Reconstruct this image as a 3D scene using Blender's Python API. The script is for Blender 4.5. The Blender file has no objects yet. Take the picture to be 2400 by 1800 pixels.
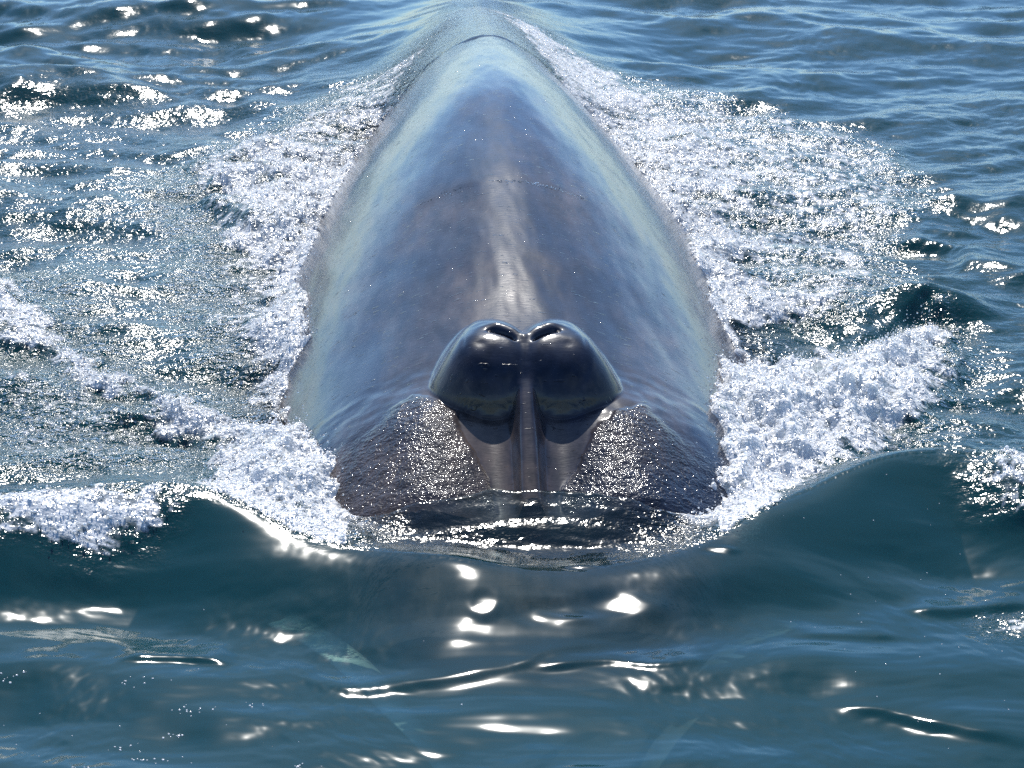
import bpy, math, random
import numpy as np

# ------------------------------------------------------------------ camera, sky, sun, exposure
scene = bpy.context.scene
COL = scene.collection
CAM_H = 5.5
PITCH = math.radians(20.0)
F_PX = 5800.0            # focal length for a frame 2212 wide
W_PX, H_PX = 2212.0, 1659.0

cam_data = bpy.data.cameras.new("camera")
cam_data.sensor_width = 36.0
cam_data.lens = 36.0 * F_PX / W_PX
cam_data.clip_end = 20000.0
cam = bpy.data.objects.new("camera", cam_data)
cam.location = (0, 0, CAM_H)
cam.rotation_euler = (math.radians(90) - PITCH, 0, 0)
COL.objects.link(cam)
scene.camera = cam
cam_data.dof.use_dof = True
cam_data.dof.focus_distance = 14.6
cam_data.dof.aperture_fstop = 6.3

SUN_EL = math.radians(50.0)
SUN_AZ = math.radians(-3.0)      # seen from the camera, a little left of straight ahead (+Y)
world = bpy.data.worlds.new("World")
scene.world = world
world.use_nodes = True
wn = world.node_tree.nodes
wl = world.node_tree.links
sky = wn.new("ShaderNodeTexSky")
sky.sky_type = 'NISHITA'
sky.sun_disc = False
sky.sun_elevation = SUN_EL
sky.sun_rotation = SUN_AZ
sky.air_density = 1.0
sky.dust_density = 0.35
sky.ozone_density = 1.8
bg = wn["Background"]
bg.inputs["Strength"].default_value = 0.105
# thin high cloud streaks over the clear sky
tc = wn.new("ShaderNodeTexCoord")
sep = wn.new("ShaderNodeSeparateXYZ"); wl.new(tc.outputs["Generated"], sep.inputs[0])
den = wn.new("ShaderNodeMath"); den.operation = 'MAXIMUM'; wl.new(sep.outputs["Z"], den.inputs[0]); den.inputs[1].default_value = 0.0
de2 = wn.new("ShaderNodeMath"); de2.operation = 'ADD'; wl.new(den.outputs[0], de2.inputs[0]); de2.inputs[1].default_value = 0.14
vd = wn.new("ShaderNodeVectorMath"); vd.operation = 'DIVIDE'; wl.new(tc.outputs["Generated"], vd.inputs[0])
cmb = wn.new("ShaderNodeCombineXYZ")
for k in range(3):
    wl.new(de2.outputs[0], cmb.inputs[k])
wl.new(cmb.outputs[0], vd.inputs[1])
cn = wn.new("ShaderNodeTexNoise"); wl.new(vd.outputs[0], cn.inputs["Vector"])
cn.inputs["Scale"].default_value = 1.1; cn.inputs["Detail"].default_value = 5.0; cn.inputs["Roughness"].default_value = .55; cn.inputs["Distortion"].default_value = .6
cr = wn.new("ShaderNodeValToRGB"); wl.new(cn.outputs[0], cr.inputs[0])
cr.color_ramp.elements[0].position = .46; cr.color_ramp.elements[0].color = (0, 0, 0, 1)
cr.color_ramp.elements[1].position = .78; cr.color_ramp.elements[1].color = (.5, .5, .5, 1)
cm = wn.new("ShaderNodeMix"); cm.data_type = 'RGBA'
wl.new(cr.outputs[0], cm.inputs[0]); wl.new(sky.outputs[0], cm.inputs[6]); cm.inputs[7].default_value = (8.0, 8.3, 8.6, 1)
tint = wn.new("ShaderNodeMix"); tint.data_type = 'RGBA'; tint.blend_type = 'MULTIPLY'; tint.inputs[0].default_value = 1.0
wl.new(cm.outputs[2], tint.inputs[6]); tint.inputs[7].default_value = (.72, .94, 1.20, 1)
wl.new(tint.outputs[2], bg.inputs["Color"])

sun_data = bpy.data.lights.new("sun", 'SUN')
sun_data.energy = 5.0
sun_data.angle = math.radians(0.53)
sun_data.color = (1.0, 0.96, 0.89)
sun = bpy.data.objects.new("sun", sun_data)
COL.objects.link(sun)
from mathutils import Vector
sd = Vector((math.sin(SUN_AZ) * math.cos(SUN_EL), math.cos(SUN_AZ) * math.cos(SUN_EL), math.sin(SUN_EL)))
sun.rotation_euler = sd.to_track_quat('Z', 'Y').to_euler()
sun.location = (0, 40, 40)

scene.view_settings.view_transform = 'Standard'
scene.view_settings.look = 'None'
scene.view_settings.exposure = 0.58
scene.view_settings.gamma = 1.0
scene.view_settings.use_curve_mapping = False
scene.cycles.use_denoising = False
scene.cycles.sample_clamp_indirect = 1.2
scene.cycles.max_bounces = 6
scene.cycles.transparent_max_bounces = 8
scene.cycles.volume_bounces = 1
scene.cycles.caustics_reflective = False
scene.cycles.caustics_refractive = False

# ------------------------------------------------------------------ helpers
def ground(px, py, z=0.0):
    """where a sight line meets the level z (world x, y)"""
    px = np.asarray(px, float); py = np.asarray(py, float)
    dx = (px - W_PX / 2) / F_PX
    dz = -(py - H_PX / 2) / F_PX
    c, s = math.cos(PITCH), math.sin(PITCH)
    vy = c + dz * s
    vz = -s + dz * c
    t = (z - CAM_H) / vz
    return dx * t, vy * t

rng = np.random.default_rng(7)
PERM = rng.permutation(256)
PERM = np.concatenate([PERM, PERM])
ANG = rng.uniform(0, 2 * np.pi, 256)
GX, GY = np.cos(ANG), np.sin(ANG)

def perlin(x, y):
    xi = np.floor(x).astype(np.int64); yi = np.floor(y).astype(np.int64)
    xf = x - xi; yf = y - yi
    xi &= 255; yi &= 255
    u = xf * xf * xf * (xf * (xf * 6 - 15) + 10)
    v = yf * yf * yf * (yf * (yf * 6 - 15) + 10)
    def g(ix, iy, fx, fy):
        h = PERM[PERM[ix & 255] + (iy & 255)]
        return GX[h] * fx + GY[h] * fy
    a = g(xi, yi, xf, yf); b = g(xi + 1, yi, xf - 1, yf)
    c = g(xi, yi + 1, xf, yf - 1); d = g(xi + 1, yi + 1, xf - 1, yf - 1)
    return 1.5 * ((a + u * (b - a)) + v * ((c + u * (d - c)) - (a + u * (b - a))))

def fbm(x, y, octaves=4, gain=0.5, lac=2.03):
    s = np.zeros_like(x); a = 1.0; f = 1.0
    for o in range(octaves):
        s += a * perlin(x * f + 17.3 * o, y * f - 9.1 * o)
        a *= gain; f *= lac
    return s

def sstep(a, b, x):
    t = np.clip((x - a) / (b - a), 0, 1)
    return t * t * (3 - 2 * t)

def smax(a, b, k):
    h = np.clip(0.5 + 0.5 * (a - b) / k, 0, 1)
    return b + (a - b) * h + k * h * (1 - h)

# ------------------------------------------------------------------ whale shape (used by whale and by the water that runs over it)
TY = np.array([10.75, 10.9, 11.3, 12.0, 12.6, 13.0, 13.5, 14.0, 14.6, 15.5, 17.0, 18.5, 20.0, 21.0, 22.0, 23.5, 26.0, 30.0])
T_ZR = np.array([-.56, -.48, -.32, -.10, .10, .27, .47, .56, .65, .80, .99, 1.04, .93, .80, .67, .46, .05, -.9])
T_W = np.array([.04, .24, .50, .82, 1.14, 1.32, 1.46, 1.66, 1.84, 1.96, 1.96, 1.84, 1.62, 1.45, 1.30, 1.10, .75, .3])
T_ZM = np.array([-.58, -.53, -.38, -.30, -.34, -.40, -.50, -.68, -.86, -1.0, -1.0, -1.0, -1.0, -1.0, -1.0, -1.05, -1.3, -1.6])
T_P = np.array([2.6, 2.6, 2.6, 2.6, 2.6, 2.5, 2.3, 2.05, 1.85, 1.7, 1.58, 1.5, 1.42, 1.4, 1.4, 1.4, 1.5, 1.6])
T_Q = np.array([2.2, 2.2, 2.2, 2.2, 2.2, 2.05, 1.85, 1.6, 1.45, 1.34, 1.26, 1.2, 1.18, 1.2, 1.2, 1.2, 1.3, 1.4])

def cub(y, tab):
    """smooth (monotone-ish cubic) lookup along the whale"""
    m = np.gradient(tab, TY)
    i = np.clip(np.searchsorted(TY, y) - 1, 0, len(TY) - 2)
    h = TY[i + 1] - TY[i]
    t = np.clip((y - TY[i]) / h, 0, 1)
    t2, t3 = t * t, t * t * t
    return (2*t3-3*t2+1)*tab[i] + (t3-2*t2+t)*h*m[i] + (-2*t3+3*t2)*tab[i+1] + (t3-t2)*h*m[i+1]

def tpow(t, p, e=.16):
    """t**p with a rounded foot, so that the back has no crease along its ridge"""
    return (np.power(t * t + e * e, p / 2) - e ** p) / (np.power(1 + e * e, p / 2) - e ** p)

def axis_x(y):
    return 0.075 - 0.036 * (y - 13.5)

def film_mask(u, y, side):
    """sheets of water running over both sides of the snout"""
    au = np.abs(u)
    wob = 0.05 * perlin(u * 4.1 + 3, y * 2.3) + 0.03 * perlin(u * 13, y * 9) + 0.014 * perlin(u * 33, y * 27)
    yback = 13.62 - 0.55 * np.clip(0.62 - au, 0, 1) ** 1.3 * 2.0 + 0.05 * side + wob
    inner = 0.15 + 0.20 * sstep(12.85, 13.4, y) + wob * 0.6
    m = sstep(12.72, 12.86, y) * sstep(0.0, 0.05 + .45 * sstep(.6, .95, au), yback - y) * sstep(0.0, 0.05, au - inner)
    return m

def whale_top(x, y):
    """height of the upper skin over (x, y); -9 outside"""
    u = x - axis_x(y)
    au = np.abs(u)
    zr = cub(y, T_ZR); w = cub(y, T_W); zm = cub(y, T_ZM); p = cub(y, T_P); q = cub(y, T_Q)
    t = np.clip(au / np.maximum(w, 1e-4), 0, 1)
    z = zm + (zr - zm) * np.power(np.clip(1 - tpow(t, p), 0, 1), 1 / q)
    z = head_features(z, u, y)
    return np.where(au < w, z, -9.0)

def head_features(z, u, y):
    au = np.abs(u)
    # dished snout to both sides of the keel
    d = sstep(14.0, 13.3, y) * sstep(12.3, 12.9, y)
    z = z - 0.06 * d * np.exp(-((au - 0.17) / 0.15) ** 2) + 0.03 * d * np.exp(-((au - 0.60) / 0.2) ** 2)
    # splash guard: two rounded lobes with a cleft between them
    def lobe(s):
        du = (u - .20 * s) / np.where(u * s > .20, .335 + .008 * s, .34)
        dy = y - 13.74 - .02 * np.abs(u)
        q = np.abs(du) ** 2.1 + np.abs(dy / np.where(dy < 0, .30, .72)) ** np.where(dy < 0, 2.1, 1.5)
        return sstep(0, .16, 1 - q) * np.clip(1 - q, 0, 1) ** (np.where(dy < 0, .54, .54 + .46 * sstep(0, .5, dy)) + .50 * sstep(.1, .9, du * s))
    z = z + 0.28 * smax(lobe(1), lobe(-1), .13)
    z = z + .004 * fbm(u * 7 + 2, y * 6, 2) * sstep(13.3, 13.5, y) * sstep(14.2, 13.9, y)
    # keel that comes down from the notch
    zk = 0.25 + 0.42 * np.clip((y - 12.85) / 0.78, -.6, 1.0)
    zk = zk - 4.0 * np.clip(y - 13.60, 0, 9)
    K = np.exp(-(au / 0.066) ** 4) * sstep(12.0, 12.7, y)
    z = z + np.maximum(smax(zk, z, .04) - z - .01 * 0, 0) * K
    # nostril slits and dimples behind the notch
    for s in (-1, 1):
        cx, cy = 0.115 * s, 13.79
        a = 0.50 * s
        dx = (u - cx) * math.cos(a) + (y - cy) * math.sin(a)
        dy = -(u - cx) * math.sin(a) + (y - cy) * math.cos(a)
        bow = dy + 2.0 * dx * dx
        z = z - 0.075 * np.exp(-(bow / 0.015) ** 2 - (dx / 0.070) ** 4)
        z = z + 0.022 * np.exp(-((bow - 0.065) / 0.035) ** 2 - (dx / 0.12) ** 4)
        z = z - 0.003 * np.exp(-((u - 0.235 * s) / 0.03) ** 2 - ((y - 13.70) / 0.022) ** 2)
        z = z - 0.006 * np.exp(-((u - 0.33 * s) / 0.012) ** 2 - ((y - 13.76) / 0.06) ** 2)
    return z

def plain_top(x, y):
    u = x - axis_x(y)
    zr = cub(y, T_ZR); w = cub(y, T_W); zm = cub(y, T_ZM); p = cub(y, T_P); q = cub(y, T_Q)
    t = np.clip(np.abs(u) / np.maximum(w, 1e-4), 0, 1)
    return zm + (zr - zm) * np.power(np.clip(1 - tpow(t, p), 0, 1), 1 / q)

# ------------------------------------------------------------------ water surface: height, foam and ripple at any place
def poly_sd(x, y, poly):
    """signed distance to a polygon, positive inside"""
    P = np.asarray(poly); n = len(P)
    d = np.full(x.shape, 1e9); inside = np.zeros(x.shape, bool)
    for i in range(n):
        ax, ay = P[i]; bx, by = P[(i + 1) % n]
        ex, ey = bx - ax, by - ay
        t = np.clip(((x - ax) * ex + (y - ay) * ey) / (ex * ex + ey * ey + 1e-12), 0, 1)
        d = np.minimum(d, (x - ax - t * ex) ** 2 + (y - ay - t * ey) ** 2)
        c = ((ay > y) != (by > y)) & (x < (bx - ax) * (y - ay) / (by - ay + 1e-12) + ax)
        inside ^= c
    d = np.sqrt(d)
    return np.where(inside, d, -d)

def line_d(x, y, pts):
    """distance to a polyline, signed side (positive = away from the camera) and the run along it 0..1"""
    P = np.asarray(pts)
    best = np.full(x.shape, 1e9); side = np.zeros(x.shape); run = np.zeros(x.shape)
    L = np.concatenate([[0], np.cumsum(np.hypot(*np.diff(P, axis=0).T))]); 
    for i in range(len(P) - 1):
        ax, ay = P[i]; bx, by = P[i + 1]
        ex, ey = bx - ax, by - ay
        l2 = ex * ex + ey * ey
        t = np.clip(((x - ax) * ex + (y - ay) * ey) / l2, 0, 1)
        qx, qy = x - ax - t * ex, y - ay - t * ey
        d = np.hypot(qx, qy)
        m = d < best
        best = np.where(m, d, best)
        side = np.where(m, np.sign(ex * qy - ey * qx), side)
        run = np.where(m, (L[i] + t * math.sqrt(l2)) / L[-1], run)
    return best, side, run

def px_poly(pts, z):
    a = np.array(pts, float)
    X, Y = ground(a[:, 0], a[:, 1], z)
    return np.stack([X, Y], 1)

def px_line(pts, z, n=8):
    a = np.array(pts, float)
    t = np.arange(len(a)); tt = np.linspace(0, len(a) - 1, (len(a) - 1) * n + 1)
    m = np.gradient(a, axis=0)
    i = np.minimum(tt.astype(int), len(a) - 2); f = (tt - i)[:, None]
    h = (2*f**3-3*f**2+1)*a[i] + (f**3-2*f**2+f)*m[i] + (-2*f**3+3*f**2)*a[i+1] + (f**3-f**2)*m[i+1]
    return px_poly(h, z)

# white water beside the whale: outline, level, lift, strength
FOAM = [
    (px_poly([(180,720),(330,790),(450,835),(600,860),(720,900),(780,1000),(800,1100),(800,1260),(640,1240),(520,1210),(420,1150),(410,1040),(470,970),(390,900),(300,850)], .12), .17, 1.0),
    (px_poly([(400,355),(530,290),(650,300),(860,360),(820,480),(780,600),(740,700),(720,800),(560,850),(490,700),(560,640),(520,560),(450,520),(490,440)], .08), .12, .80),
    (px_poly([(560,290),(760,195),(935,170),(1000,110),(900,240),(800,340),(690,350)], .05), .05, .42),
    (px_poly([(-80,560),(60,610),(140,700),(270,800),(330,860),(200,850),(80,760),(-80,720)], .05), .10, .78),
    (px_poly([(-60,1105),(150,1110),(370,1105),(380,1180),(200,1200),(-60,1215)], .10), .06, .80),
    (px_poly([(1400,770),(1600,735),(1800,722),(1920,695),(2010,650),(2095,700),(2065,800),(2035,900),(1900,945),(1840,990),(1740,1120),(1600,1200),(1430,1220),(1400,1000),(1380,880)], .12), .17, 1.0),
    (px_poly([(1060,115),(1180,110),(1260,150),(1350,180),(1480,260),(1600,300),(1640,380),(1600,470),(1560,500),(1400,520),(1280,400),(1170,260)], .05), .07, .72),
    (px_poly([(1440,480),(1560,470),(1700,500),(1640,580),(1720,620),(1860,640),(1700,700),(1560,740),(1400,760),(1360,560)], .05), .08, .82),
    (px_poly([(1640,300),(1760,320),(1880,305),(1880,350),(1720,390),(1650,480),(1600,400)], .04), .05, .45),
    (px_poly([(2050,1060),(2140,1000),(2260,950),(2260,1130),(2150,1120)], .12), .10, .75),
    (px_poly([(2060,1365),(2130,1345),(2280,1340),(2280,1410),(2120,1400)], -.1), .03, .42),
    (px_poly([(620,270),(800,200),(900,300),(800,460),(720,860),(520,860),(440,700),(420,520),(360,380)], .05), .02, .36),
    (px_poly([(1200,150),(1500,200),(1900,290),(2000,420),(1900,520),(1950,640),(1560,760),(1400,760),(1300,400)], .05), .02, .36),
    (px_poly([(0,780),(300,830),(450,960),(300,1000),(100,990),(-60,960),(-60,800)], .05), .05, .30),
]
CREST = px_line([(-300,1180),(0,1150),(220,1115),(420,1112),(600,1150),(800,1195),(1130,1232),(1400,1205),(1560,1160),(1750,1090),(1920,1040),(2080,1030),(2300,1060),(2600,1080)], .12)
LIPS = [
    (px_line([(570,1485),(640,1500),(740,1532),(900,1525),(1100,1503),(1180,1475),(1300,1457),(1465,1452)], -.18), .011, .05),
    (px_line([(1110,1510),(1300,1490),(1420,1500),(1565,1482)], -.18), .014, .04),
    (px_line([(240,1478),(330,1474),(420,1474),(520,1482)], -.18), .024, .04),
    (px_line([(1760,1560),(1900,1570),(2030,1600),(2250,1640)], -.15), .018, .05),
    (px_line([(1930,1355),(2030,1362),(2150,1350),(2260,1345)], -.15), .030, .05),
    (px_line([(1690,1425),(1760,1420),(1960,1418)], -.15), .014, .04),
    (px_line([(430,420),(480,450),(560,500),(600,515)], .05), .10, .10),
    (px_line([(1880,500),(1990,505),(2060,515),(2100,540),(2090,590)], .05), .09, .10),
    (px_line([(1800,720),(1900,690),(2000,650),(2080,690)], .08), .10, .10),
]
WAVES = []
wr = random.Random(11)
for i in range(46):
    lam = 0.35 * (9.0 ** wr.random())
    th = math.radians(-90 + wr.gauss(8, 34))
    WAVES.append((2 * math.pi / lam, th, wr.random() * 6.283, lam))

FACETS = [(1195, 1306, .15, .085), (1268, 1298, .17, .06), (1345, 1288, .17, .09), (1047, 1276, .06, .08), (1255, 1222, .07, .03), (1555, 1178, .07, .03)]  # added water patches, tilted so they mirror the sun into the camera
FACET_Z = []

def sea(x, y):
    if not FACET_Z:
        FACET_Z.append(None)
        for px, py, a, b in FACETS:
            gx, gy = ground(px, py, -.02)
            zz = sea_open(np.array([gx]), np.array([gy]))[0][0]
            gx, gy = ground(px, py, zz)
            zz = sea_open(np.array([gx]), np.array([gy]))[0][0]
            v = np.array([-gx, -gy, CAM_H - zz]); v /= np.linalg.norm(v)
            h = v + np.array(sd); h /= np.linalg.norm(h)
            FACET_Z.append((float(gx), float(gy), float(zz), -h[0] / h[2], -h[1] / h[2], a, b))
    z, f, r, c, k = sea_open(x, y)
    for gx, gy, zz, sx, sy, a, b in FACET_Z[1:]:
        q = ((x - gx) / a) ** 2 + ((y - gy) / b) ** 2
        m = np.exp(-q ** 2 * .5) * (q < 9)
        z = z * (1 - m) + (zz + sx * (x - gx) + sy * (y - gy) + .0016 * perlin(x * 9, y * 14)) * m
    return z, f, r, c, k

def sea_open(x, y):
    near = sstep(60, 30, np.hypot(x, y - 16))
    wx = x + 0.25 * perlin(x * .6, y * .6 + 5); wy = y + 0.25 * perlin(x * .6 + 9, y * .6)
    glass = sstep(12.6, 11.9, y + 0.15 * perlin(x * .7, y * .7))       # smooth water before the snout
    d, s, r = line_d(x, y, CREST)
    sd_ = d * s                                                     # + behind the crest
    glass = np.maximum(glass, sstep(.10, -.18, sd_) * (y < 14))
    calm = np.maximum(glass * 0.72, 0.35 * sstep(0.5, 4, x) * sstep(19, 23, y))
    z = np.zeros_like(x)
    for k, th, ph, lam in WAVES:
        a = 0.0155 * lam ** 0.9 * (1.0 if lam > .9 else 0.75)
        if lam < .9:
            a = a * (1 - calm)
        else:
            a = a * (1 - 0.62 * glass)
        z = z + a * np.sin(k * (math.cos(th) * wx + math.sin(th) * wy) + ph)
    z = z * (0.46 - .14 * sstep(0.8, 3, x) * sstep(17, 20, y))
    z = z + (1 - calm) * 0.022 * fbm(x * 1.5, y * 2.2, 3) 
    z = z + (1 - calm) * 0.006 * fbm(x * 7.0 + 4 * perlin(x, y), y * 10.0, 2)
    # glassy swell before the snout
    z = z + glass * 0.042 * perlin(x * .55 + 8.2, y * 1.5 + 34.5) + glass * 0.012 * perlin(x * 1.3 + 31.7, y * 3.5 + 24.0)
    # bow wave
    hc = 0.115 + 0.15 * sstep(.7, 1.9, np.abs(x - .05)) + 0.04 * perlin(x * 1.1, 3.3 + 0 * x) + .035 * np.exp(-((x + .22) / .28) ** 2)
    face = np.where(sd_ < 0, np.exp(-(np.sqrt(sd_ ** 2 + .0010) / 0.62) ** 1.3), np.exp(-(sd_ / 0.32) ** 2))
    z = z * (1 - 0.8 * np.exp(-(sd_ / .45) ** 2)) + hc * face
    z = z - 0.09 * glass * sstep(0.0, -0.9, sd_)
    # lips
    for pts, amp, wd in LIPS:
        d, s, r = line_d(x, y, pts)
        e = sstep(0, .25, r) * sstep(1, .75, r)
        prof = np.where(s > 0, np.exp(-(d / (wd * 3.2)) ** 2), np.exp(-(d / wd) ** 2))
        z = z + amp * e * prof
    # white water
    foam = np.zeros_like(x); turb = np.zeros_like(x)
    warp = 0.14 * fbm(x * 2.2 + 40, y * 2.2, 3) + 0.04 * perlin(x * 9, y * 9)
    box = (np.abs(x) < 9) & (y > 9) & (y < 32)
    xi, yi, wi = x[box], y[box], warp[box]
    f_i = np.zeros_like(xi); z_i = np.zeros_like(xi); t_i = np.zeros_like(xi)
    behind = sstep(-.09, .05, sd_[box]); settle = sstep(-.02, .55, sd_[box])
    for n_, (pol, lift, k) in enumerate(FOAM):
        sd2 = poly_sd(xi, yi, pol) + wi
        if pol[:, 1].mean() > 11.9 and abs(pol[:, 0].mean()) < 2.2:
            sd2 = sd2 - .5 * (1 - behind)
            lift = lift * settle
        m = sstep(-0.05, 0.22, sd2)
        f_i = np.maximum(f_i, m * k)
        z_i = np.maximum(z_i, lift * sstep(-0.15, 0.60, sd2))
        t_i = np.maximum(t_i, sstep(-0.35, 0.1, sd2))
    lump = fbm(xi * 4.2, yi * 3.4, 4, .55)
    rid = 1 - np.abs(fbm(xi * 6.5 + 7, yi * 5.0, 3, .55))
    z_i = z_i * (1 + .50 * lump) + f_i * (.35 + .65 * settle) * (0.022 * rid + 0.014 * fbm(xi * 20, yi * 16, 2, .6))
    z[box] += z_i; turb[box] = t_i
    veil = fbm(xi * 3.1 + 21, yi * 2.1 + 3 + 2.0 * lump * .2, 4, .6)
    fine = fbm(xi * 14, yi * 11, 3, .6)
    lace = 1 - 1.6 * np.abs(fbm(xi * 2.6 + .8 * wi * 8, yi * 4.6 + 9, 4, .62))
    solid = sstep(.55, 1.0, f_i + .25 * veil)
    lacy = sstep(.52, .80, .62 * f_i + .55 * lace * sstep(.05, .4, f_i) + .16 * fine)
    foam[box] = np.clip(np.maximum(sstep(.42, .80, f_i + .30 * veil + .26 * fine) * solid, lacy) * (f_i > .02), 0, 1) * (.82 + .18 * np.clip(1.4 * fine + .5, 0, 1))
    fcore = np.zeros_like(x); fcore[box] = f_i * (f_i + .34 * veil > .35)
    # water carried over the back and over the snout
    wt = whale_top(x, y)
    ub = np.abs(x - axis_x(y))
    # froth lapping at the skin along both flanks
    lap = np.exp(-((wt - z - .02) / .10) ** 2) * sstep(13.0, 13.3, y) * sstep(20.6, 20.0, y) * (wt > -5)
    ln = fbm(x * 7, y * 5, 3)
    z = z + lap * (.025 + .04 * ln)
    foam = np.maximum(foam, sstep(.50, .85, .85 * lap + .35 * ln) * lap ** .3)
    edge = 0.05 * perlin(x * 3.5, y * 1.3) + 0.02 * perlin(x * 12, y * 5)
    far = sstep(19.9, 20.9, y + edge - .75 * ub)
    sn = y + edge * .5 + .10 * ub ** 2
    snout = sstep(12.97, 12.80, sn)
    carry = np.maximum(far * sstep(2.4, 1.0, ub), snout)
    flow = sstep(12.86, 12.7, sn) * sstep(12.25, 12.45, sn)
    tent = (cub(y, T_ZR) + .010) * np.exp(-(ub / .76) ** 2)
    over = np.where(y > 17, np.maximum(tent, wt + .010), plain_top(x, y) + 0.055 + .012 * np.exp(-((sn - 12.84) / .04) ** 2) * (1 + fbm(x * 9, y * 9, 2))
                    + flow * (.008 * perlin(x * .9, sn * 8) + .0022 * perlin(x * 2.5, sn * 30)))
    kk = np.where(y > 17, 0.26, 0.12)
    zc = smax(z, over, kk)
    inb = np.where(y > 17, ub < 3, wt > -5)
    z = np.where(inb & (carry > 0), z + (zc - z) * carry, z)
    rim = np.exp(-((y + edge - .75 * ub - 20.40) / .22) ** 2) * sstep(1.6, .9, ub)
    rim2 = np.exp(-((sn - 12.87) / .05) ** 2) * (ub < 1.05)
    foam = np.maximum(foam, 0.4 * rim * (fbm(x * 14, y * 12, 2) > .15))
    foam = foam * (1 - flow * (ub < .95))
    rim = np.maximum(rim, np.maximum(.7 * rim2, .45 * flow * (ub < .6) * (perlin(x * 1.2 + 5, sn * 11 + 2) > .15)))
    ripple = np.clip(0.30 + 0.7 * turb + .5 * rim - 0.27 * glass + 0.42 * sstep(-.3, -1.6, x) * sstep(12.8, 13.6, y) * sstep(25, 20, y) - .15 * sstep(21, 24, y) + .22 * perlin(x * .5 + 3, y * .45), 0.01, 1.2)
    ripple = ripple * (1 - .75 * glass * (1 - turb)) * (1 - .85 * sstep(.05, -.12, sd_) * (1 - turb))
    bed = np.maximum(wt, cub(y, T_ZM) - 1.1 * np.clip(ub - 1.1 * cub(y, T_W), 0, 9)) - 2.5 * np.clip(11.2 - y, 0, 9)
    murk = 1 - np.exp(-np.clip(z - bed, 0, 9) / .26)
    return z * near, foam, ripple, fcore, murk

# ------------------------------------------------------------------ materials
def new_mat(name):
    m = bpy.data.materials.new(name)
    m.use_nodes = True
    nt = m.node_tree
    for n in list(nt.nodes):
        nt.nodes.remove(n)
    out = nt.nodes.new("ShaderNodeOutputMaterial")
    return m, nt, out

def N(nt, kind, **kw):
    n = nt.nodes.new(kind)
    for k, v in kw.items():
        if hasattr(n, k) and k not in n.inputs:
            setattr(n, k, v)
        else:
            n.inputs[k].default_value = v
    return n

def foam_shader(nt, normal=None):
    df = N(nt, "ShaderNodeBsdfDiffuse", Color=(.93, .94, .95, 1))
    tr = N(nt, "ShaderNodeBsdfTranslucent", Color=(.93, .95, .96, 1))
    gl = N(nt, "ShaderNodeBsdfGlossy", Color=(1, 1, 1, 1), Roughness=.14)
    m1 = N(nt, "ShaderNodeMixShader", Fac=.45)
    nt.links.new(df.outputs[0], m1.inputs[1]); nt.links.new(tr.outputs[0], m1.inputs[2])
    m2 = N(nt, "ShaderNodeMixShader", Fac=.08)
    nt.links.new(m1.outputs[0], m2.inputs[1]); nt.links.new(gl.outputs[0], m2.inputs[2])
    if normal:
        for n in (df, gl):
            nt.links.new(normal, n.inputs["Normal"])
    return m2.outputs[0]

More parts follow.
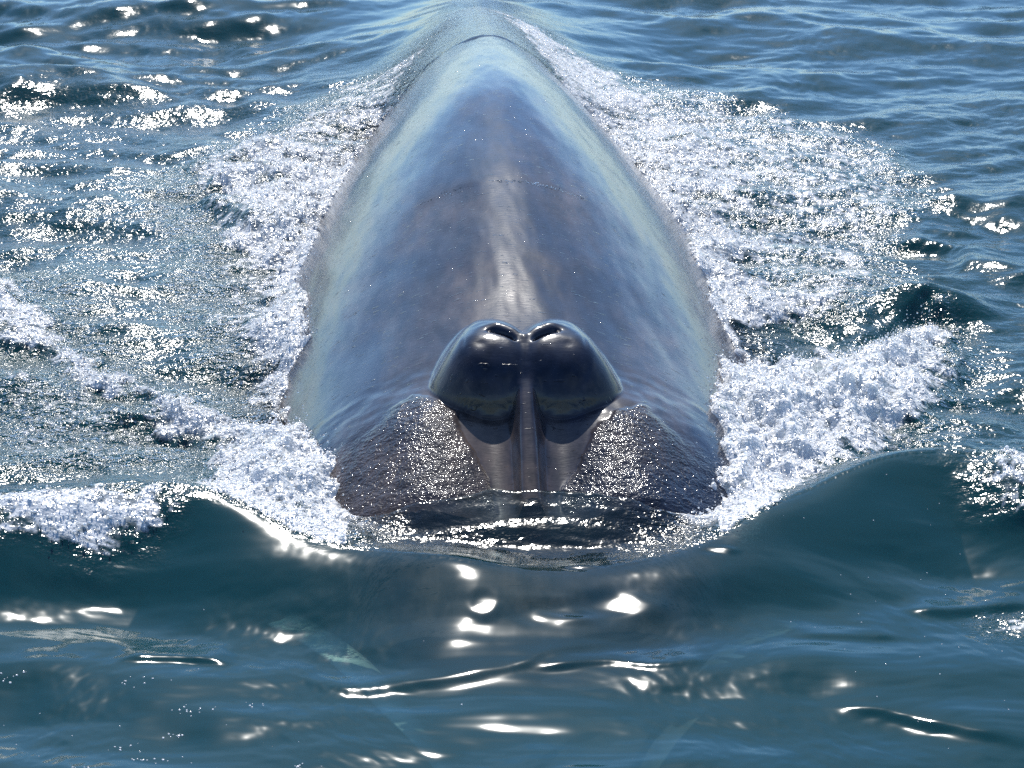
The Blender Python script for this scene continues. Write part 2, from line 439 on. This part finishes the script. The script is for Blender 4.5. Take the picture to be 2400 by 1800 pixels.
def water_material():
    m, nt, out = new_mat("sea_water")
    L = nt.links.new
    co = N(nt, "ShaderNodeTexCoord")
    mp = N(nt, "ShaderNodeMapping"); mp.inputs["Scale"].default_value = (1.0, 1.25, 1.0)
    L(co.outputs["Object"], mp.inputs[0])
    n1 = N(nt, "ShaderNodeTexNoise", Scale=9.0, Detail=3.0, Roughness=.55)
    n2 = N(nt, "ShaderNodeTexNoise", Scale=24.0, Detail=2.0, Roughness=.6)
    for n in (n1, n2):
        L(mp.outputs[0], n.inputs["Vector"])
    rip = N(nt, "ShaderNodeAttribute", attribute_name="ripple")
    s1 = N(nt, "ShaderNodeMath", operation='MULTIPLY'); L(rip.outputs["Fac"], s1.inputs[0]); s1.inputs[1].default_value = .55
    b1 = N(nt, "ShaderNodeBump", Distance=.045)
    L(n1.outputs[0], b1.inputs["Height"]); L(s1.outputs[0], b1.inputs["Strength"])
    s2 = N(nt, "ShaderNodeMath", operation='MULTIPLY'); L(rip.outputs["Fac"], s2.inputs[0]); L(rip.outputs["Fac"], s2.inputs[1])
    b2 = N(nt, "ShaderNodeBump", Distance=.022)
    L(n2.outputs[0], b2.inputs["Height"]); L(s2.outputs[0], b2.inputs["Strength"]); L(b1.outputs[0], b2.inputs["Normal"])
    fr = N(nt, "ShaderNodeFresnel", IOR=1.333); L(b2.outputs[0], fr.inputs["Normal"])
    tt = N(nt, "ShaderNodeBsdfTransparent", Color=(.97, .98, .98, 1))
    td = N(nt, "ShaderNodeBsdfDiffuse", Color=(.007, .074, .086, 1))
    mk = N(nt, "ShaderNodeAttribute", attribute_name="murk"); mm = N(nt, "ShaderNodeMath", operation='MULTIPLY'); L(mk.outputs["Fac"], mm.inputs[0]); mm.inputs[1].default_value = .36
    tp = N(nt, "ShaderNodeMixShader"); L(mm.outputs[0], tp.inputs[0]); L(tt.outputs[0], tp.inputs[1]); L(td.outputs[0], tp.inputs[2])
    gl = N(nt, "ShaderNodeBsdfGlossy", Roughness=.03, Color=(1, 1, 1, 1)); L(b2.outputs[0], gl.inputs["Normal"])
    rr = N(nt, "ShaderNodeMath", operation='MULTIPLY_ADD', use_clamp=True); L(rip.outputs["Fac"], rr.inputs[0]); rr.inputs[1].default_value = .10; rr.inputs[2].default_value = .085
    L(rr.outputs[0], gl.inputs["Roughness"])
    mx = N(nt, "ShaderNodeMixShader"); L(fr.outputs[0], mx.inputs[0]); L(tp.outputs[0], mx.inputs[1]); L(gl.outputs[0], mx.inputs[2])
    fo = N(nt, "ShaderNodeAttribute", attribute_name="foam")
    mf = N(nt, "ShaderNodeMixShader"); L(fo.outputs["Fac"], mf.inputs[0]); L(mx.outputs[0], mf.inputs[1]); L(foam_shader(nt, b2.outputs[0]), mf.inputs[2])
    L(mf.outputs[0], out.inputs["Surface"])
    v = N(nt, "ShaderNodeVolumeAbsorption", Density=.9, Color=(.15, .62, .64, 1))
    L(v.outputs[0], out.inputs["Volume"])
    return m

def whale_material():
    m, nt, out = new_mat("wet_whale_skin")
    L = nt.links.new
    co = N(nt, "ShaderNodeTexCoord")
    mp = N(nt, "ShaderNodeMapping"); mp.inputs["Scale"].default_value = (1.0, .45, 1.0)
    L(co.outputs["Object"], mp.inputs[0])
    big = N(nt, "ShaderNodeTexNoise", Scale=1.7, Detail=4.0, Roughness=.55); L(mp.outputs[0], big.inputs["Vector"])
    mid = N(nt, "ShaderNodeTexNoise", Scale=9.0, Detail=5.0, Roughness=.65); L(mp.outputs[0], mid.inputs["Vector"])
    r1 = N(nt, "ShaderNodeValToRGB")
    r1.color_ramp.elements[0].position = .42; r1.color_ramp.elements[0].color = (.009, .013, .025, 1)
    r1.color_ramp.elements[1].position = .64; r1.color_ramp.elements[1].color = (.044, .037, .035, 1)
    L(big.outputs[0], r1.inputs[0])
    r2 = N(nt, "ShaderNodeValToRGB")
    r2.color_ramp.elements[0].position = .35; r2.color_ramp.elements[0].color = (.55, .57, .62, 1)
    r2.color_ramp.elements[1].position = .70; r2.color_ramp.elements[1].color = (1.75, 1.6, 1.5, 1)
    L(mid.outputs[0], r2.inputs[0])
    mul = N(nt, "ShaderNodeMix", data_type='RGBA', blend_type='MULTIPLY'); mul.inputs[0].default_value = 1.0
    L(r1.outputs[0], mul.inputs[6]); L(r2.outputs[0], mul.inputs[7])
    mp3 = N(nt, "ShaderNodeMapping"); mp3.inputs["Scale"].default_value = (9.0, 34.0, 9.0); L(co.outputs["Object"], mp3.inputs[0])
    spk = N(nt, "ShaderNodeTexNoise", Scale=1.6, Detail=1.0); L(mp3.outputs[0], spk.inputs["Vector"])
    rs = N(nt, "ShaderNodeValToRGB"); rs.color_ramp.elements[0].position = .70; rs.color_ramp.elements[0].color = (0, 0, 0, 1); rs.color_ramp.elements[1].position = .74
    L(spk.outputs[0], rs.inputs[0])
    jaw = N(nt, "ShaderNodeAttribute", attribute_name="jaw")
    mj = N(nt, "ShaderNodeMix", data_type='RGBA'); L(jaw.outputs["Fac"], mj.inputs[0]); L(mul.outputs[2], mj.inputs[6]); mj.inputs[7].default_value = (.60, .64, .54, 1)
    pores = N(nt, "ShaderNodeTexNoise", Scale=55.0, Detail=2.0); L(co.outputs["Object"], pores.inputs["Vector"])
    mp2 = N(nt, "ShaderNodeMapping"); mp2.inputs["Scale"].default_value = (4.0, 16.0, 4.0); L(co.outputs["Object"], mp2.inputs[0])
    film_n = N(nt, "ShaderNodeTexNoise", Scale=4.2, Detail=3.0, Roughness=.6); L(mp2.outputs[0], film_n.inputs["Vector"])
    b0 = N(nt, "ShaderNodeBump", Strength=.06, Distance=.006); L(pores.outputs[0], b0.inputs["Height"])
    b1 = N(nt, "ShaderNodeBump", Strength=.05, Distance=.02); L(film_n.outputs[0], b1.inputs["Height"]); L(b0.outputs[0], b1.inputs["Normal"])
    fm = N(nt, "ShaderNodeAttribute", attribute_name="film")
    drop = N(nt, "ShaderNodeTexNoise", Scale=50.0, Detail=2.0, Roughness=.6); L(co.outputs["Object"], drop.inputs["Vector"])
    b3 = N(nt, "ShaderNodeBump", Strength=.9, Distance=.004); L(rs.outputs[0], b3.inputs["Height"]); L(b1.outputs[0], b3.inputs["Normal"]); b1 = b3
    b2 = N(nt, "ShaderNodeBump", Distance=.010); L(drop.outputs[0], b2.inputs["Height"]); L(fm.outputs["Fac"], b2.inputs["Strength"]); L(b1.outputs[0], b2.inputs["Normal"])
    p = N(nt, "ShaderNodeBsdfPrincipled", Roughness=.34, IOR=1.38)
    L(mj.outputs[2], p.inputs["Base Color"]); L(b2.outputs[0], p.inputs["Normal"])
    dry = N(nt, "ShaderNodeAttribute", attribute_name="dry"); L(dry.outputs["Fac"], p.inputs["Coat Weight"]); sl = N(nt, "ShaderNodeMath", operation="MULTIPLY"); L(dry.outputs["Fac"], sl.inputs[0]); sl.inputs[1].default_value = .07; L(sl.outputs[0], p.inputs["Specular IOR Level"]); mr = N(nt, "ShaderNodeMapRange"); L(mid.outputs[0], mr.inputs[0]); mr.inputs[1].default_value = .40; mr.inputs[2].default_value = .68; mr.inputs[3].default_value = .05; mr.inputs[4].default_value = .12; L(mr.outputs[0], p.inputs["Coat Roughness"]); p.inputs["Coat IOR"].default_value = 1.33
    L(b2.outputs[0], p.inputs["Coat Normal"])
    L(p.outputs[0], out.inputs["Surface"])
    return m

def foam_material():
    m, nt, out = new_mat("white_foam")
    nt.links.new(foam_shader(nt), out.inputs["Surface"])
    return m

def drop_material():
    m, nt, out = new_mat("spray_water")
    L = nt.links.new
    fr = N(nt, "ShaderNodeFresnel", IOR=1.333)
    gl = N(nt, "ShaderNodeBsdfGlossy", Roughness=.05)
    tp = N(nt, "ShaderNodeBsdfRefraction", Roughness=.0, IOR=1.33)
    mx = N(nt, "ShaderNodeMixShader"); L(fr.outputs[0], mx.inputs[0]); L(tp.outputs[0], mx.inputs[1]); L(gl.outputs[0], mx.inputs[2])
    L(mx.outputs[0], out.inputs["Surface"])
    return m

def mesh_obj(name, verts, faces, mat, parent=None, attrs=None):
    """verts (n,3), faces (m,k) with one k"""
    me = bpy.data.meshes.new(name)
    verts = np.ascontiguousarray(verts, np.float32); faces = np.ascontiguousarray(faces, np.int32)
    me.vertices.add(len(verts)); me.vertices.foreach_set("co", verts.ravel())
    k = faces.shape[1]
    me.loops.add(faces.size); me.loops.foreach_set("vertex_index", faces.ravel())
    me.polygons.add(len(faces))
    me.polygons.foreach_set("loop_start", np.arange(0, faces.size, k, dtype=np.int32))
    me.polygons.foreach_set("use_smooth", np.ones(len(faces), bool))
    me.update(calc_edges=True)
    for a, vals in (attrs or {}).items():
        at = me.attributes.new(a, 'FLOAT', 'POINT')
        at.data.foreach_set("value", np.ascontiguousarray(vals, np.float32))
    me.materials.append(mat)
    o = bpy.data.objects.new(name, me)
    COL.objects.link(o)
    o.parent = parent
    return o

def grid_faces(nr, nc, wrap=False):
    r = np.arange(nr - 1)[:, None]; c = np.arange(nc if wrap else nc - 1)[None, :]
    c2 = (c + 1) % nc
    return np.stack([r * nc + c, r * nc + c2, (r + 1) * nc + c2, (r + 1) * nc + c], -1).reshape(-1, 4)

M_WATER, M_WHALE, M_FOAM, M_DROP = water_material(), whale_material(), foam_material(), drop_material()

# ------------------------------------------------------------------ the sea: one closed body of water
def build_sea():
    dd = np.radians(np.linspace(30.0, 10.8, 740))
    ys = CAM_H / np.tan(dd)
    ys = np.concatenate([[-400, -60, -10, 0, 4, 7, 8.5], ys[ys > 9.2], 29.5 * np.geomspace(1.03, 120, 40)])
    us = np.linspace(-1, 1, 860)
    us = np.concatenate([-np.geomspace(150, 1.06, 22), us, np.geomspace(1.06, 150, 22)])
    half = np.interp(ys, [0, 9, 30, 60, 5000], [2.4, 2.4, 7.0, 14, 1200])
    X = us[None, :] * half[:, None]
    Y = np.repeat(ys[:, None], len(us), 1)
    z, f, r, _, mk = sea(X.ravel(), Y.ravel())
    nr, nc = X.shape
    V = np.stack([X.ravel(), Y.ravel(), z], 1)
    F = grid_faces(nr, nc)
    # skirt and bottom close the body
    ring = np.concatenate([np.arange(nc), np.arange(1, nr) * nc + nc - 1, (nr - 1) * nc + np.arange(nc - 2, -1, -1), np.arange(nr - 2, 0, -1) * nc])
    low = V[ring].copy(); low[:, 2] = -8
    b0 = len(V); n = len(ring)
    V = np.concatenate([V, low])
    i = np.arange(n); j = (i + 1) % n
    S = np.stack([ring[j], ring[i], b0 + i, b0 + j], 1)
    c = np.array([[0, 30, -8.0]]); V = np.concatenate([V, c]); ci = len(V) - 1
    B = np.stack([b0 + j, b0 + i, np.full(n, ci), np.full(n, ci)], 1)
    F = np.concatenate([F, S])
    pad = lambda a: np.concatenate([a, np.zeros(n + 1)])
    o = mesh_obj("sea", V, F, M_WATER, attrs={"foam": pad(f), "ripple": pad(r), "murk": pad(mk)})
    # the bottom fan as triangles
    me = o.data
    import bmesh
    bm = bmesh.new(); bm.from_mesh(me); bm.verts.ensure_lookup_table()
    for a, b in zip(i, j):
        bm.faces.new((bm.verts[b0 + int(b)], bm.verts[b0 + int(a)], bm.verts[ci]))
    bm.to_mesh(me); bm.free()
    o["kind"] = "structure"; o["label"] = "teal blue sea with ripples and a glassy bow wave before the whale"
    return o

# ------------------------------------------------------------------ the whale
def build_nostril(whale, sgn):
    """dark wet lining at the bottom of one blowhole slit"""
    dx, bow = np.meshgrid(np.linspace(-.078, .078, 14), np.linspace(-.014, .014, 5), indexing='ij')
    a = .50 * sgn
    dy = bow - 2.0 * dx * dx
    u = .115 * sgn + dx * math.cos(a) - dy * math.sin(a)
    y = 13.79 + dx * math.sin(a) + dy * math.cos(a)
    u0 = .115 * sgn + dx * math.cos(a) + 2.0 * dx * dx * math.sin(a)
    y0 = 13.79 + dx * math.sin(a) - 2.0 * dx * dx * math.cos(a)
    z = whale_top(u0 + axis_x(y0), y0) + .012
    x = u + axis_x(y)
    yl = y - .04 * np.clip((whale_top(x, y) - plain_top(x, y)) / .40, 0, 1) * sstep(14.2, 13.6, y)
    top = np.stack([x, yl, z], -1).reshape(-1, 3)
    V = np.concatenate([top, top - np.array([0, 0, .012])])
    F = grid_faces(14, 5)
    n = len(top)
    ring = np.array([i * 5 for i in range(14)] + [65 + j for j in range(1, 5)] + [i * 5 + 4 for i in range(12, -1, -1)] + [3, 2, 1])
    nx = np.roll(ring, -1)
    F = np.concatenate([F, F[:, ::-1] + n, np.stack([ring, nx, nx + n, ring + n], 1)])
    o = mesh_obj("nostril", V, F, M_NOSTRIL, parent=whale)
    o["label"] = "dark crescent blowhole slit"
    return o

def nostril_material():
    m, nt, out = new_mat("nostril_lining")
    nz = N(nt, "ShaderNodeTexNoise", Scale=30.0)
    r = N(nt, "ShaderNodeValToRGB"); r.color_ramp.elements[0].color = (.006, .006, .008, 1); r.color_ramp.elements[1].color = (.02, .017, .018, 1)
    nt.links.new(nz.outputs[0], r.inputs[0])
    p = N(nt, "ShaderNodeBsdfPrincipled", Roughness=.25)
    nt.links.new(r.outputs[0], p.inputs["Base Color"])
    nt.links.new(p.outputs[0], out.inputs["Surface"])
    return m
M_NOSTRIL = nostril_material()

def build_whale():
    ys = np.concatenate([np.linspace(10.751, 12.2, 60, endpoint=False), np.linspace(12.2, 14.6, 260, endpoint=False),
                         np.linspace(14.6, 24, 230, endpoint=False), np.linspace(24, 29.9, 30)])
    nt_, nb = 460, 72
    s = np.linspace(-1, 1, nt_)
    t = np.sign(s) * (1 - (1 - np.abs(s)) ** 1.45)            # denser at the sides
    t = 0.45 * t + 0.55 * s
    t = t - 0.10 * np.sin(2 * np.pi * t) / (2 * np.pi) * 2.5
    Y = np.repeat(ys[:, None], nt_, 1)
    w = cub(ys, T_W)[:, None]; zr = cub(ys, T_ZR)[:, None]; zm = cub(ys, T_ZM)[:, None]
    p = cub(ys, T_P)[:, None]; q = cub(ys, T_Q)[:, None]
    U = t[None, :] * w
    Zt = zm + (zr - zm) * np.power(np.clip(1 - tpow(np.abs(t[None, :]), p), 0, 1), 1 / q)
    Z = head_features(Zt, U, Y)
    fm = np.where(U < 0, film_mask(U, Y, 1), film_mask(U, Y, -1))
    fm = fm * (Y < 13.9)
    Z = Z + fm * (0.014 + 0.004 * fbm(U * 12, Y * 16, 3))
    wave = sstep(13.9, 14.8, Y) * sstep(24, 21, Y)
    Z = Z + wave * (.010 * perlin(U * 2.1 + 5, Y * .8) + .006 * fbm(U * 4.2, Y * 1.3 + U, 3, .45)) + .0035 * sstep(.68, .35, np.abs(U + .08)) * sstep(16.28, 16.36, Y + .05 * perlin(U * 4, Y)) * sstep(17.4, 16.6, Y)
    # the guard leans forward a little
    lean = np.clip((Z - Zt) / .40, 0, 1) * sstep(14.2, 13.6, Y)
    Yl = Y - 0.04 * lean
    X = U + axis_x(Y)
    top = np.stack([X, Yl, Z], -1)
    # belly side with the lip groove and the wider lower jaw
    psi = np.linspace(-1, 1, nb + 2)[1:-1]; psi = (1 + np.sign(psi) * (1 - (1 - np.abs(psi)) ** 1.6)) * math.pi / 2
    jawf = sstep(14.6, 13.2, ys)[:, None]
    depth = np.interp(ys, [10.75, 11.5, 13, 16, 20, 24, 30], [.06, .45, 1.0, 1.5, 1.3, .8, .3])[:, None]
    sp = np.sin(psi)[None, :]
    jf = sstep(13.1, 12.3, ys)[:, None]
    out = 1 + jf * (0.34 * sstep(.05, .24, sp) - 0.06 * np.exp(-((sp - .05) / .03) ** 2))
    Xb = w * np.cos(psi)[None, :] * out + axis_x(ys)[:, None]
    Zb = zm - depth * (sp * (1 - jf) + jf * sstep(.20, 1.3, sp) * 1.2) - .10 * jf * np.exp(-((sp - .05) / .03) ** 2)
    Yb = np.repeat(ys[:, None], nb, 1)
    bot = np.stack([Xb, Yb, Zb], -1)
    V = np.concatenate([top, bot], 1)
    nr, nc = V.shape[:2]
    jaw = np.concatenate([np.zeros_like(Z), jf * sstep(.06, .2, sp) * sstep(.75, .3, sp) * np.where(np.cos(psi)[None, :] < 0, 1.0, .12) * np.clip(.7 + .6 * fbm(Xb * 3, Yb * 2, 3), 0, 1)], 1)  # pale jaw skin; left painted paler as if sunlit, right muted as under glare
    film = np.concatenate([fm, np.zeros_like(Xb)], 1)
    V = V.reshape(-1, 3)
    F = grid_faces(nr, nc, True)
    F = F[:, ::-1] if False else F
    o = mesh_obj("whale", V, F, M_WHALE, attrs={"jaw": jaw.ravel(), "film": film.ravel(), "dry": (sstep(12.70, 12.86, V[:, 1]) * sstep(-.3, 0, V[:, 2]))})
    # close both ends
    import bmesh
    bm = bmesh.new(); bm.from_mesh(o.data); bm.verts.ensure_lookup_table()
    bm.faces.new([bm.verts[i] for i in range(nc)])
    bm.faces.new([bm.verts[(nr - 1) * nc + i] for i in range(nc)][::-1])
    bmesh.ops.recalc_face_normals(bm, faces=bm.faces[:])
    bm.to_mesh(o.data); bm.free()
    o["label"] = "huge dark blue-grey whale surfacing head-on with a wet glossy back and paired blowholes"
    o["category"] = "whale"
    for sgn in (-1, 1):
        build_nostril(o, sgn)
    return o

sea_obj = build_sea()
whale_obj = build_whale()

# ------------------------------------------------------------------ froth and spray lying on and flying over the white water
def ico():
    t = (1 + 5 ** .5) / 2
    v = np.array([(-1,t,0),(1,t,0),(-1,-t,0),(1,-t,0),(0,-1,t),(0,1,t),(0,-1,-t),(0,1,-t),(t,0,-1),(t,0,1),(-t,0,-1),(-t,0,1)], float)
    v /= np.linalg.norm(v[0])
    f = np.array([(0,11,5),(0,5,1),(0,1,7),(0,7,10),(0,10,11),(1,5,9),(5,11,4),(11,10,2),(10,7,6),(7,1,8),(3,9,4),(3,4,2),(3,2,6),(3,6,8),(3,8,9),(4,9,5),(2,4,11),(6,2,10),(8,6,7),(9,8,1)])
    return v, f

def balls(name, P, R, mat, squash=1.0, jitter=0.0):
    v, f = ico()
    g = np.random.default_rng(3)
    n = len(P)
    a = g.uniform(0, 6.283, n); ca, sa = np.cos(a), np.sin(a)
    rot = np.stack([np.stack([ca, -sa, 0 * a], 1), np.stack([sa, ca, 0 * a], 1), np.stack([0 * a, 0 * a, 1 + 0 * a], 1)], 1)
    b = g.uniform(0, 6.283, n); cb, sb = np.cos(b), np.sin(b)
    rot2 = np.stack([np.stack([1 + 0 * a, 0 * a, 0 * a], 1), np.stack([0 * a, cb, -sb], 1), np.stack([0 * a, sb, cb], 1)], 1)
    vv = np.einsum('nij,kj->nki', np.einsum('nij,njk->nik', rot, rot2), v)
    if jitter:
        vv = vv * (1 + jitter * g.normal(size=(n, 12, 1)))
    vv[:, :, 2] *= squash
    V = (P[:, None, :] + vv * R[:, None, None]).reshape(-1, 3)
    F = (f[None] + 12 * np.arange(n)[:, None, None]).reshape(-1, 3)
    return mesh_obj(name, V, F, mat)

def scatter(n, seed):
    g = np.random.default_rng(seed)
    out = []
    tot = sum(np.ptp(p[:, 0]) * np.ptp(p[:, 1]) * k for p, l, k in FOAM)
    for pol, lift, k in FOAM:
        m = int(n * np.ptp(pol[:, 0]) * np.ptp(pol[:, 1]) * k / tot)
        x = g.uniform(pol[:, 0].min() - .25, pol[:, 0].max() + .25, m); y = g.uniform(pol[:, 1].min() - .25, pol[:, 1].max() + .25, m)
        out.append(np.stack([x, y], 1))
    P = np.concatenate(out)
    z, f, r, c, _ = sea(P[:, 0], P[:, 1])
    return P, z, f, c, g

def build_foam():
    P, z, f, c, g = scatter(240000, 21)
    keep = (g.random(len(P)) < .05 + .95 * f) & (c > .3) & (f > .35)
    P, z, f, c = P[keep], z[keep], f[keep], c[keep]
    R = np.exp(g.normal(-5.55, .45, len(P))); R = np.clip(R, .0015, .012)
    up = g.exponential(.012, len(P)) * c ** 2 - .002
    V = np.stack([P[:, 0], P[:, 1], z + up], 1)
    # loose flecks drifting on the smooth water
    fx, fy, fr = [], [], []
    for px, py, n, sp in [(410,1528,14,.05),(380,1568,10,.03),(312,1620,12,.04),(175,1655,12,.04),(255,1600,6,.03),(550,1510,6,.03),(8,1465,10,.04),(57,1456,4,.01),(645,1640,8,.02),(490,1652,9,.03),(300,1475,10,.07),
                          (1900,1250,10,.5),(2000,1330,14,.5),(1750,1200,8,.5),(350,1600,20,.5),(2100,1450,16,.4),(900,1530,5,.6)]:
        gx, gy = ground(px, py, -.05)
        fx += list(gx + g.normal(0, sp, n)); fy += list(gy + g.normal(0, sp * (.5 if sp < .1 else 1), n)); fr += list(g.uniform(.0018, .0065 if sp < .1 else .0035, n))
    fx, fy, fr = map(np.array, (fx, fy, fr))
    Vf = np.stack([fx, fy, sea(fx, fy)[0]], 1)
    idx = g.permutation(len(V))[:36000]; V, R = np.concatenate([V[idx], Vf]), np.concatenate([R[idx], fr])
    o = balls("foam", V, R, M_FOAM, .8, .22)
    o["kind"] = "stuff"; o["label"] = "white frothy foam churned up along both flanks of the whale"
    P, z, f, c, g = scatter(60000, 22)
    keep = (c > .12)
    P, z, c = P[keep], z[keep], c[keep]
    idx = g.permutation(len(P))[:16000]
    P, z, c = P[idx], z[idx], c[idx]
    R = np.clip(np.exp(g.normal(-5.7, .4, len(P))), .0015, .008)
    V = np.stack([P[:, 0], P[:, 1], z + .004 + g.exponential(.065, len(P)) * c ** 2], 1)
    # drops standing on the wet back: a beaded line across it and a few strays
    u = g.uniform(-.62, .50, 230); yl = 16.30 + .05 * np.abs(u) + g.normal(0, .012, 230)
    u2 = g.normal(.1, .55, 160); yl2 = g.uniform(14.3, 17.5, 160)
    ua, ya = np.concatenate([u, u2]), np.concatenate([yl, yl2])
    ra = np.concatenate([g.uniform(.0012, .0055, 230), g.uniform(.001, .0028, 160)])
    V = np.concatenate([V, np.stack([ua + axis_x(ya), ya, whale_top(ua + axis_x(ya), ya) + ra * .5], 1)]); R = np.concatenate([R, ra])
    o2 = balls("spray", V, R, M_DROP)
    o2["kind"] = "stuff"; o2["label"] = "fine glinting spray drops flying above the white water"
build_foam()
